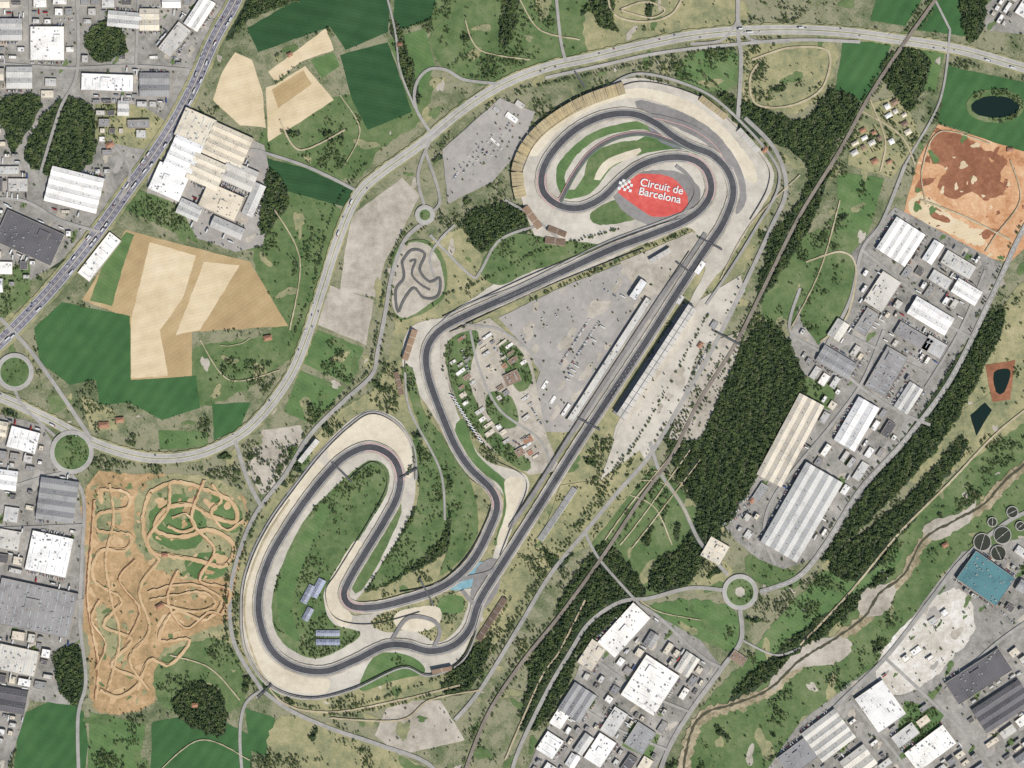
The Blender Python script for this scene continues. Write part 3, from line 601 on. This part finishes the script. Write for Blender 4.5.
for s in BL.replace('\n',';').split(';'):
    a=s.split(); nm='factory_building' if float(a[2])*float(a[3])>1500 else 'warehouse'
    bld(*map(float,a[:6]),a[6],name=nm)
def inside(p,pts):
    r=False;n=len(pts)
    for i in range(n):
        xa,ya=pts[i];xb,yb=pts[(i+1)%n]
        if (ya>p[1])!=(yb>p[1]) and p[0]<(xb-xa)*(p[1]-ya)/(yb-ya)+xa: r=not r
    return r
def fill(s,ang,wr,lr,gap,prob,hr=(6,10),roofs='wwllggbd',name='warehouse',style=None,ok_c=(3,4)):
    pts=P(s); cx=sum(p[0] for p in pts)/len(pts);cy=sum(p[1] for p in pts)/len(pts); a=math.radians(ang); ca,sa=math.cos(a),math.sin(a)
    v=-260
    while v<260:
        w=random.uniform(*wr); u=-260+random.uniform(0,10)
        while u<260:
            l=random.uniform(*lr); U=u+l/2;V=v+w/2; x=cx+U*ca-V*sa; y=cy-(U*sa+V*ca)
            if inside((x,y),pts) and random.random()<prob:
                ok=True
                for fu in(-.5,-.25,0,.25,.5):
                    for fv in(-.5,0,.5):
                        xx=x+fu*(l+1)*ca-fv*(w+1)*sa; yy=y-(fu*(l+1)*sa+fv*(w+1)*ca)
                        if not inside((xx,yy),pts) or getc(xx,yy) not in ok_c: ok=False;break
                    if not ok: break
                if ok: bld(x,y,w*.92,l*.95,ang+random.uniform(-2,2),random.uniform(*hr),random.choice(roofs),style,name)
            u+=l+gap*random.uniform(.4,1.6)
        v+=w+gap
for rep in range(3):
    k=(1,.55,.34)[rep]; pr_=(1,1,.6)[rep]
    fill('-60,-60 240,-60 200,50 150,148 60,262 -60,335',0,(9*k,18*k),(12*k,28*k),3,.75*pr_)
    fill('-60,398 42,425 86,500 82,640 60,705 -60,790',-10,(9*k,18*k),(12*k,26*k),3,.8*pr_)
    fill('895,210 1000,264 985,310 930,400 880,470 822,556 770,565 725,520 805,402 790,340 850,258',57,(9*k,16*k),(14*k,26*k),3,.7*pr_)
    fill('1090,620 1010,640 930,700 885,700 790,745 745,800 1090,800',37,(9*k,17*k),(14*k,28*k),3,.8*pr_)
    fill('1060,530 975,552 960,590 1000,630 1060,600',-35,(8*k,14*k),(10*k,20*k),4,.5*pr_)
    fill('590,625 640,605 700,640 722,668 640,795 515,795 570,690',57,(9*k,16*k),(12*k,24*k),3,.7*pr_)
    fill('982,-60 1090,-60 1090,44 985,30',57,(8*k,16*k),(12*k,24*k),3,.7*pr_)
fill('850,108 902,95 922,138 892,178 848,165',30,(3,6),(4,8),3.5,.8,(5,7),'rrbnllw','house','hip')
fill('880,655 960,592 970,625 915,690',35,(4,8),(6,12),8,.4,(4,8),'wwl','shed','flat')
for rep in range(2): fill('446,340 490,322 530,352 545,430 556,465 530,470 485,440 453,396',35,(3,6),(5,12),3,.55,(4,7),'wbgrnl','paddock_building','flat')
for x,y,w,l,a in[(110,145,5,8,20),(268,338,5,8,10),(165,555,4,6,0),(400,45,4,5,0),(290,55,4,5,30),(752,500,4,6,57),(195,705,4,6,0),(120,420,5,8,5),(104,425,6,10,0),(1010,150,4,6,0),(945,545,4,6,30),(765,150,4,6,57),(700,345,4,6,57),(160,606,4,8,30)]: bld(x,y,w,l,a,5,'r','hip','house')
for s in '''512,378,12,16,25,7,n 528,440,7,10,30,6,r 520,452,8,9,30,7,n 545,385,4,10,57,4,w 553,400,4,9,57,4,w 520,105,6,10,-35,5,l 512,118,6,14,-35,5,w 497,110,4,8,-35,4,l 495,142,3,12,-40,4,w 566,410,4,14,57,6,w 700,268,6,14,57,7,w 714,325,6,8,57,7,g 680,300,5,10,57,6,l'''.split():
    a=s.split(','); bld(*map(float,a[:6]),a[6],'flat','paddock_building')
def along(x0,y0,x1,y1): return (x0+x1)/2,(y0+y1)/2,math.hypot(x1-x0,y1-y0),math.degrees(math.atan2(y0-y1,x1-x0))
x,y,l,a=along(576,424,655,302); bld(x-6,y-3,7,l,a,10,'l','flat','pit_building')
x,y,l,a=along(640,302,652,284); bld(x-8,y-3,8,l,a,14,'w','flat','race_control_tower')
def stand(x0,y0,x1,y1,dep,rows=10,rise=9,roof=False,col='n',flip=1):
    x,y,l,a=along(x0,y0,x1,y1); b=B(); L=l*M; D=dep*M
    for r in range(rows):
        ya=-D/2+D*r/rows; yb=-D/2+D*(r+1)/rows; z=1+Z[0]*.5+rise*(r+1)/rows
        b.box(-L/2,ya*flip if flip>0 else -yb,0,L/2,yb*flip if flip>0 else -ya,z,0,1)
    k=int(L/18)
    for j in range(1,k):
        X=-L/2+j*L/k
        for r in range(rows):
            ya=-D/2+D*r/rows; yb=-D/2+D*(r+1)/rows; z=1+Z[0]*.5+rise*(r+1)/rows+.03
            Y0,Y1=(ya,yb) if flip>0 else(-yb,-ya); b.face([(X-.8,Y0,z),(X+.8,Y0,z),(X+.8,Y1,z),(X-.8,Y1,z)],0)
    if roof:
        zt=rise+9
        Y0,Y1=sorted((-D*.2*flip,D*.55*flip))
        b.box(-L/2,Y0,zt,L/2,Y1,zt+.8,2,bot=True); b.box(-L/2+1,-.6+D*.2*flip,zt+.82,L/2-1,.6+D*.2*flip,zt+1.6,5)
        for j in range(k+1):
            X=-L/2+j*L/k; b.box(X-.4,Y0,zt+.81,X+.4,Y1,zt+2.2,4)
            yb=D*.48*flip; b.box(X-.5,yb-.5,0,X+.5,yb+.5,zt,0)
    mark_poly(rect(x,y,dep,l,a),9)
    b.make('grandstand',[WALL,R[col],R['l'],SKY,HVAC,DOOR],(*W((x,y)),0),math.radians(a))
stand(618,416,690,306,13,12,12,True,'g',-1)
SB=cat(P('521,198 517,172 527,146 548,124 584,102 624,88'),False,9)
for i in range(len(SB)-1):
    a,b_=SB[i],SB[i+1]; stand(a[0]+.04*(b_[0]-a[0]),a[1]+.04*(b_[1]-a[1]),b_[0],b_[1],12,rows=9,rise=8,col='k')
stand(545,240,565,243,7,col='n',flip=-1);stand(525,207,540,228,7,col='n',flip=-1);stand(700,98,726,118,6,col='k');stand(738,130,758,152,6,col='l');stand(548,228,566,235,6,col='n',flip=-1)
stand(478,640,505,598,6,col='n',flip=-1);stand(540,540,575,488,6,col='l',flip=-1);stand(405,360,415,330,6,col='n');stand(300,462,318,440,5,col='l');stand(396,372,402,395,5,col='n');stand(650,262,670,250,5,col='l');stand(432,672,452,668,5,col='n')
for x,y,w,l,a,m in[(318,588,8,20,62,'s'),(308,594,7,20,62,'s'),(308,614,7,14,62,'s'),(328,633,6,24,0,'s'),(328,642,6,24,0,'s')]: bld(x,y,w,l,a,5,m,'gable','marquee')
FB=smat('footbridge_steel',(96,98,102),.5)
for x0,y0,x1,y1 in[(332,462,352,482),(420,578,434,606),(600,430,578,418),(712,330,740,345),(676,262,692,274),(400,478,418,468),(258,698,272,684),(585,88,575,72),(722,250,700,238)]:
    x,y,l,a=along(x0,y0,x1,y1); b=B(); L=l*M/2
    b.box(-L,-1.8,5.6,L,1.8,6.1,0,bot=True)
    for s in(-1,1):
        b.box(-L,s*1.9-.1,6.1,L,s*1.9+.1,7.4,0)
        for X in(-L+1,L-1): b.box(X-.4,s*1.3-.4,0,X+.4,s*1.3+.4,5.6,0)
    b.make('footbridge',[FB],(*W((x,y)),0),math.radians(a))
CONC=smat('tank_concrete',(178,174,166),.9); TW=wmat('tank_water',(58,62,48),.2)
for x,y,r in[(982,542,9),(1002,535,9),(998,553,8),(1012,512,6),(1020,526,5),(972,558,5),(992,522,5)]:
    b=B(); Rr=r*M; n=32
    for i in range(n):
        a0,a1=2*math.pi*i/n,2*math.pi*(i+1)/n; c0,s0,c1,s1=math.cos(a0),math.sin(a0),math.cos(a1),math.sin(a1); q=Rr-2
        b.face([(Rr*c0,Rr*s0,0),(Rr*c1,Rr*s1,0),(Rr*c1,Rr*s1,5),(Rr*c0,Rr*s0,5)],0); b.face([(Rr*c0,Rr*s0,5),(Rr*c1,Rr*s1,5),(q*c1,q*s1,5),(q*c0,q*s0,5)],0)
        b.face([(q*c1,q*s1,4),(q*c0,q*s0,4),(q*c0,q*s0,5),(q*c1,q*s1,5)],0); b.face([(0,0,4),(q*c0,q*s0,4),(q*c1,q*s1,4)],1)
    b.box(-Rr,-.6,5.1,Rr,.6,5.5,0,bot=True); b.box(-1.5,-1.5,4.1,1.5,1.5,6,0)
    mark_poly(circ(x,y,r+1),9); b.make('treatment_tank',[CONC,TW],(*W((x,y)),0),random.random()*3)
# ---------------------------------------------------------------- vehicles and yard clutter
def carmesh(nm,L,Wc,H,kind):
    b=B(); x,y=L/2,Wc/2
    if kind=='car':
        prof=[(-x,.35),(-x,.85),(-x*.9,.95),(-x*.66,1.0),(-x*.45,H),(x*.15,H),(x*.42,1.0),(x*.9,.85),(x,.7),(x,.35)]
        w=[y,y,y,y,y*.78,y*.78,y,y,y*.95,y]
        for i in range(len(prof)-1):
            (xa,za),(xb,zb)=prof[i],prof[i+1]; m=1 if i in(3,5) else 0
            b.face([(xa,-w[i],za),(xa,w[i],za),(xb,w[i+1],zb),(xb,-w[i+1],zb)][::-1],m)
        for s in(-1,1):
            low=[(p[0],s*w[i],p[1]) for i,p in enumerate(prof) if i not in(4,5)]; b.face(low if s<0 else low[::-1],0)
            c=[(-x*.66,s*y,1.0),(-x*.45,s*y*.78,H),(x*.15,s*y*.78,H),(x*.42,s*y,1.0)]; b.face(c if s>0 else c[::-1],1)
    elif kind=='box':
        b.box(-x,-y,.15,x,y,H,0)
        for i in range(12):
            X=-x+(i+.5)*L/12
            for s in(-1,1): b.box(X-.12,min(s*y,s*(y+.06)),.3,X+.12,max(s*y,s*(y+.06)),H-.2,0)
        for Y in(-.5,.5): b.box(x,Y-.05,.3,x+.08,Y+.05,H-.2,3)
    else:
        b.box(x*.62,-y*.95,.6,x,y*.95,2.7,0,bot=True); b.box(-x,-y,1.0,x*.56,y,H,3,bot=True); b.box(-x*.95,-y*.5,.6,x*.62,y*.5,1.0,2)
        b.face([(x+.02,-y*.8,1.7),(x+.02,y*.8,1.7),(x+.02,y*.8,2.5),(x+.02,-y*.8,2.5)],1)
    ws=[-x*.62,x*.62] if kind=='car' else[-x*.85,-x*.65,x*.75] if kind=='truck' else []
    for X in ws:
        for s in(-1,1):
            r=.34 if kind=='car' else .5; pts=[(X+r*math.cos(t*math.pi/5),r+r*math.sin(t*math.pi/5)) for t in range(10)]
            ya,yb=s*(y+.02),s*(y-.22)
            for p in range(10):
                q=(p+1)%10; b.face([(pts[p][0],ya,pts[p][1]),(pts[q][0],ya,pts[q][1]),(pts[q][0],yb,pts[q][1]),(pts[p][0],yb,pts[p][1])],2)
            b.face([(c[0],ya,c[1]) for c in pts],2)
    me=bpy.data.meshes.new(nm); me.from_pydata(b.v,[],b.f)
    for m in(CP,GLASS,TY,TB): me.materials.append(m)
    me.polygons.foreach_set('material_index',b.m); return me
t=NT('car_paint'); oi=t.a('ShaderNodeObjectInfo'); rp=t.a('ShaderNodeValToRGB'); rp.color_ramp.interpolation='CONSTANT'
cs=[(235,235,235),(190,192,196),(52,54,58),(90,94,100),(236,236,232),(150,40,36),(50,80,130),(36,38,42),(130,134,138),(225,222,214)]
e=rp.color_ramp.elements
while len(e)<len(cs): e.new(.5)
for i,c in enumerate(cs): e[i].position=i/len(cs); e[i].color=lin(c)
t.l.new(oi.outputs['Random'],rp.inputs[0]); t.l.new(rp.outputs[0],t.b.inputs['Base Color']); t.b.inputs['Roughness'].default_value=.35; CP=t.m
TY=smat('tyre_rubber',(28,28,30),.9); TB=smat('truck_box',(222,222,218),.5)
CAR=carmesh('car_mesh',4.5,1.85,1.5,'car'); TRK=carmesh('truck_mesh',14,2.6,4,'truck'); BOX=carmesh('container_mesh',12,2.5,2.7,'box')
def car(x,y,ang,nm='parked_car',me=None):
    o=bpy.data.objects.new(nm,me or CAR); o.location=(*W((x,y)),Z[0]+.02); o.rotation_euler[2]=math.radians(ang); link(o)
def row(x0,y0,x1,y1,occ=.8):
    baylines(x0,y0,x1,y1)
    _,_,l,a=along(x0,y0,x1,y1); n=int(l*M/2.9)
    for i in range(n):
        if random.random()<occ:
            t=(i+.5)/n
            if getc(x0+(x1-x0)*t,y0+(y1-y0)*t) in (5,9): continue
            car(x0+(x1-x0)*t,y0+(y1-y0)*t,a+90+random.uniform(-2,2)+(180 if random.random()<.5 else 0))
for k in range(6): row(453+k*9,180-k*5,478+k*8,142-k*5,.22)
for k in range(9): row(518+k*12,330-k*6,546+k*11,378-k*11,.05)
for r in ['60,20,75,20','92,100,135,100','55,218,85,232','176,60,186,42','735,505,765,490','728,515,758,500','722,525,752,510','870,350,850,380','905,350,925,365','915,365,930,375','1000,610,1015,625','840,690,860,675','700,655,712,665','610,690,625,668','500,300,560,275','690,380,712,340','684,392,706,352','560,365,590,318','568,370,598,323','462,350,470,376','500,432,520,445','494,348,512,362','530,405,542,425']:
    row(*map(float,r.split(',')),occ=.6)
nb=0; nc=0
for (x,y,w,l,a) in list(blist):
    if w<8: continue
    for side in(1,-1):
        r=math.radians(a)
        if nb<620 and random.random()<.5:
            ox,oy=-math.sin(r)*(w/2+2.2)*side,-math.cos(r)*(w/2+2.2)*side; n=int(l*M/3.1)
            for i in range(n):
                u=(i+.5)/n*l-l/2; xx=x+ox+u*math.cos(r); yy=y+oy-u*math.sin(r)
                if getc(xx,yy)==3 and random.random()<.55: car(xx,yy,a+90); nb+=1
        else:
            for _ in range(4):
                u=random.uniform(-.6,.6)*l; d=(w/2+random.uniform(2,6))*side; xx=x-math.sin(r)*d+u*math.cos(r); yy=y-math.cos(r)*d-u*math.sin(r)
                if nc<260 and getc(xx,yy)==3:
                    mark_poly(rect(xx,yy,3,6,a),9); car(xx,yy,a+random.choice((0,90)),*random.choice((('shipping_container',BOX),('lorry',TRK)))); nc+=1
def traffic(q,n,lanes,trk=.25):
    for _ in range(n):
        i=random.randrange(len(q)-1); p,r=q[i],q[i+1]; dx,dy=r[0]-p[0],r[1]-p[1]; l=math.hypot(dx,dy) or 1; o=random.choice(lanes)
        x,y=p[0]-dy/l*o,p[1]+dx/l*o; a=math.degrees(math.atan2(-dy,dx))+(180 if o<0 else 0)
        if random.random()<trk: car(x,y,a,'lorry',TRK)
        else: car(x,y,a,'car')
traffic(hq,80,(-4.5,-2.7,2.7,4.5),.35); traffic(cat(P(BP),False,5),45,(-3.2,-2,2,3.2),.2)
for k in range(16): car(452+k*1.9,396+k*3.0,150,'lorry',TRK)
for k in range(22):
    if random.random()<.6: car(562+k*2.9,388-k*4.35,147,'lorry',TRK)
mk('parking_bay_lines',v,f,[G['paint']]) if v else None
# ---------------------------------------------------------------- trees
BARK=smat('tree_bark',(88,74,60),.95)
def lmat(name,a,b):
    t=NT(name); oi=t.a('ShaderNodeObjectInfo'); g=t.a('ShaderNodeNewGeometry')
    f=t.math('ADD',t.math('MULTIPLY',oi.outputs['Random'],.6),t.math('MULTIPLY',t.noise(g.outputs['Position'],.02,3),.8))
    t.l.new(t.ramp(f,[(.25,lin(a)),(1,lin(b))]),t.b.inputs['Base Color']); t.b.inputs['Roughness'].default_value=.8; return t.m
LM=[lmat('foliage_broadleaf',(56,82,44),(118,138,74)),lmat('foliage_pine',(44,68,42),(84,106,60)),lmat('foliage_olive',(88,104,70),(134,140,96))]
tc=bpy.data.collections.new('tree_kinds')
def tree(nm,h,r,mat,seed,cone=False):
    rg=np.random.default_rng(seed); b=B(); n=5
    def limb(p,q,ra,rb):
        for i in range(n):
            a0,a1=2*math.pi*i/n,2*math.pi*(i+1)/n
            b.face([(p[0]+ra*math.cos(a0),p[1]+ra*math.sin(a0),p[2]),(p[0]+ra*math.cos(a1),p[1]+ra*math.sin(a1),p[2]),(q[0]+rb*math.cos(a1),q[1]+rb*math.sin(a1),q[2]),(q[0]+rb*math.cos(a0),q[1]+rb*math.sin(a0),q[2])],0)
    limb((0,0,0),(0,0,h*.75),.32,.12)
    for k in range(9):
        a=k*2.4+rg.uniform(0,.6); t=rg.uniform(.4,.95); rr=r*(1.15-t if cone else math.sqrt(max(.1,1-(2*t-1.25)**2)))*rg.uniform(.5,.85)
        c=np.array([rr*math.cos(a),rr*math.sin(a),h*t]); limb((0,0,h*t*.7),tuple(c),.12,.05)
        for _ in range(12):
            d=rg.normal(size=3); d/=np.linalg.norm(d); p=c+d*rg.uniform(.5,1.25)*r*.34; u=rg.normal(size=3)+d*.2; u/=np.linalg.norm(u); w=np.cross(u,d); w/=np.linalg.norm(w)+1e-6; s=rg.uniform(.4,.85)*r/3.2
            b.face([tuple(p-u*s-w*s*.7),tuple(p+u*s-w*s*.5),tuple(p+u*s*.8+w*s*.7),tuple(p-u*s*.7+w*s*.8)],1)
    me=bpy.data.meshes.new(nm); me.from_pydata(b.v,[],b.f); me.materials.append(BARK); me.materials.append(mat); me.polygons.foreach_set('material_index',b.m)
    tc.objects.link(bpy.data.objects.new(nm,me))
for i in range(3): tree('broadleaf_tree',8,3.6,LM[0],i)
for i in range(2): tree('pine_tree',10,3.1,LM[1],10+i,True)
tree('olive_tree',5.5,3.2,LM[2],20)
def scatter(name,xy,scl):
    N=len(xy); v=np.zeros((N,3)); v[:,0]=(xy[:,0]-512)*M; v[:,1]=(384-xy[:,1])*M
    me=bpy.data.meshes.new(name); me.vertices.add(N); me.vertices.foreach_set('co',v.ravel())
    a=me.attributes.new('scl','FLOAT','POINT'); a.data.foreach_set('value',scl.astype(np.float32))
    a=me.attributes.new('rot','FLOAT_VECTOR','POINT'); r=np.zeros((N,3),np.float32); r[:,2]=rng.uniform(0,6.28,N); a.data.foreach_set('vector',r.ravel())
    o=link(bpy.data.objects.new(name,me)); ng=bpy.data.node_groups.new(name,'GeometryNodeTree')
    ng.interface.new_socket('Geometry',in_out='INPUT',socket_type='NodeSocketGeometry'); ng.interface.new_socket('Geometry',in_out='OUTPUT',socket_type='NodeSocketGeometry')
    gi=ng.nodes.new('NodeGroupInput');go=ng.nodes.new('NodeGroupOutput');ip=ng.nodes.new('GeometryNodeInstanceOnPoints');ci=ng.nodes.new('GeometryNodeCollectionInfo')
    ci.inputs['Collection'].default_value=tc; ci.inputs['Separate Children'].default_value=True; ci.inputs['Reset Children'].default_value=True
    ip.inputs['Pick Instance'].default_value=True
    na=ng.nodes.new('GeometryNodeInputNamedAttribute'); na.data_type='FLOAT'; na.inputs['Name'].default_value='scl'
    nr=ng.nodes.new('GeometryNodeInputNamedAttribute'); nr.data_type='FLOAT_VECTOR'; nr.inputs['Name'].default_value='rot'
    L=ng.links.new; L(gi.outputs[0],ip.inputs['Points']); L(ci.outputs[0],ip.inputs['Instance']); L(nr.outputs[0],ip.inputs['Rotation']); L(na.outputs[0],ip.inputs['Scale']); L(ip.outputs[0],go.inputs[0])
    o.modifiers.new('instances','NODES').node_group=ng
def vn(cell):
    gh,gw=int(GH/cell)+3,int(GW/cell)+3; g=rng.random((gh,gw)); yy=np.arange(GH)/cell; xx=np.arange(GW)/cell
    y0=yy.astype(int);x0=xx.astype(int);fy=(yy-y0)[:,None];fx=(xx-x0)[None]; fy=fy*fy*(3-2*fy);fx=fx*fx*(3-2*fx)
    return (g[y0][:,x0]*(1-fy)*(1-fx)+g[y0+1][:,x0]*fy*(1-fx)+g[y0][:,x0+1]*(1-fy)*fx+g[y0+1][:,x0+1]*fy*fx)
nz1=vn(26)*.5+vn(9)*.35+vn(4)*.15
sp=2.0; X,Y=np.meshgrid(np.arange(GX0+60,GX0+GW-60,sp),np.arange(GY0+44,GY0+GH-44,sp)); X=(X+rng.uniform(-.9,.9,X.shape)).ravel();Y=(Y+rng.uniform(-.9,.9,Y.shape)).ravel()
ii=(Y-GY0).round().astype(int).clip(0,GH-1);jj=(X-GX0).round().astype(int).clip(0,GW-1); c=cls[ii,jj]; nn=nz1[ii,jj]; rr=rng.random(len(X))
pr=np.zeros(len(X)); pr[c==2]=.9; m=c==0; pr[m]=.02+np.clip((nn[m]-.56)*6,0,.85); pr[c==3]=.025; m=c==4; pr[m]=.07+np.clip((nn[m]-.48)*5,0,.8); pr[c==7]=.015
k=rr<pr; cc=c[k]; s=np.where(cc==2,rng.uniform(.75,1.3,k.sum()),rng.uniform(.3,.9,k.sum())+np.clip(nn[k]-.6,0,.2))
xy=np.stack([X[k],Y[k]],1); f=cc==2
scatter('forest_trees',xy[f],s[f]); scatter('scattered_trees',xy[~f],s[~f])
lx=[]
for q,off,st in [(RING,3.6,2.0),(RING,-3.6,2.0),(RING,5.4,3.5),
 ('262,690 290,706 330,716 400,706 450,690',-2,2.4),('745,118 775,150 786,190 770,230 742,290 712,350 682,402 650,455 618,492 585,532 550,575 520,625 480,690',3.4,2.4),('745,118 775,150 786,190 770,230 742,290 712,350 682,402 650,455 618,492',-3.2,2.8),
 (RW,4,2.4),(RW,-4,3),('425,150 440,120 500,92 560,80 600,70 650,62 700,70 745,112',2,2.4),('430,300 470,290 540,255 620,232',-3,2.8),(BP,-7,5),(BP,7,4.5),('1060,170 1024,228 990,300 950,380 905,440 860,490 825,545',4.4,3),
 ('505,625 540,570 580,515 620,455',3,2.4),('505,625 540,570 580,515 620,455',6,3),('236,640 270,692 330,708 400,692 470,660 510,600',0,2.2),('700,310 650,400 620,450',-9,3),('530,300 640,252',0,5),(HW,-9,5),(HW,9,5),('400,480 430,400 420,340',5,3.4),('380,165 345,215 325,290 300,350',12,4),
 ('512,205 508,172 520,140 545,112 590,88 640,70 700,80 740,108 780,160',4,2.4)]:
    for p in cat(offs(cat(P(q),False,3),off,False),False,st):
        if random.random()<.84:
            x,y=p[0]+random.uniform(-.9,.9),p[1]+random.uniform(-.9,.9)
            if getc(x,y) not in(5,9,255): lx.append((x,y))
lx=np.array(lx); scatter('roadside_trees',lx,rng.uniform(.6,1.2,len(lx)))
print('TREES',len(xy),len(lx),'BLD',len(blist),'cars',nb,nc,'Z',Z[0])
# ---------------------------------------------------------------- light, camera
EL,AZ=48,148
w=bpy.data.worlds.new('World'); sc.world=w; w.use_nodes=True; bg=w.node_tree.nodes['Background']; bg.inputs[1].default_value=.09
st=w.node_tree.nodes.new('ShaderNodeTexSky'); st.sky_type='NISHITA'; st.sun_disc=False; st.sun_elevation=math.radians(EL); st.sun_rotation=math.radians(AZ); w.node_tree.links.new(st.outputs[0],bg.inputs[0])
sl=bpy.data.lights.new('sun','SUN'); sl.energy=4.6; sl.angle=math.radians(.5); sl.color=(1,.96,.9); so=link(bpy.data.objects.new('sun',sl))
so.rotation_euler=(math.radians(90-EL),0,math.radians(180-AZ))
cam=bpy.data.cameras.new('camera'); co=link(bpy.data.objects.new('camera',cam)); co.location=(0,0,6000); cam.lens=36*6000/(1024*M); cam.sensor_width=36; cam.clip_start=10; cam.clip_end=60000
sc.camera=co
sc.view_settings.view_transform='Standard'; sc.view_settings.look='None'; sc.view_settings.exposure=0
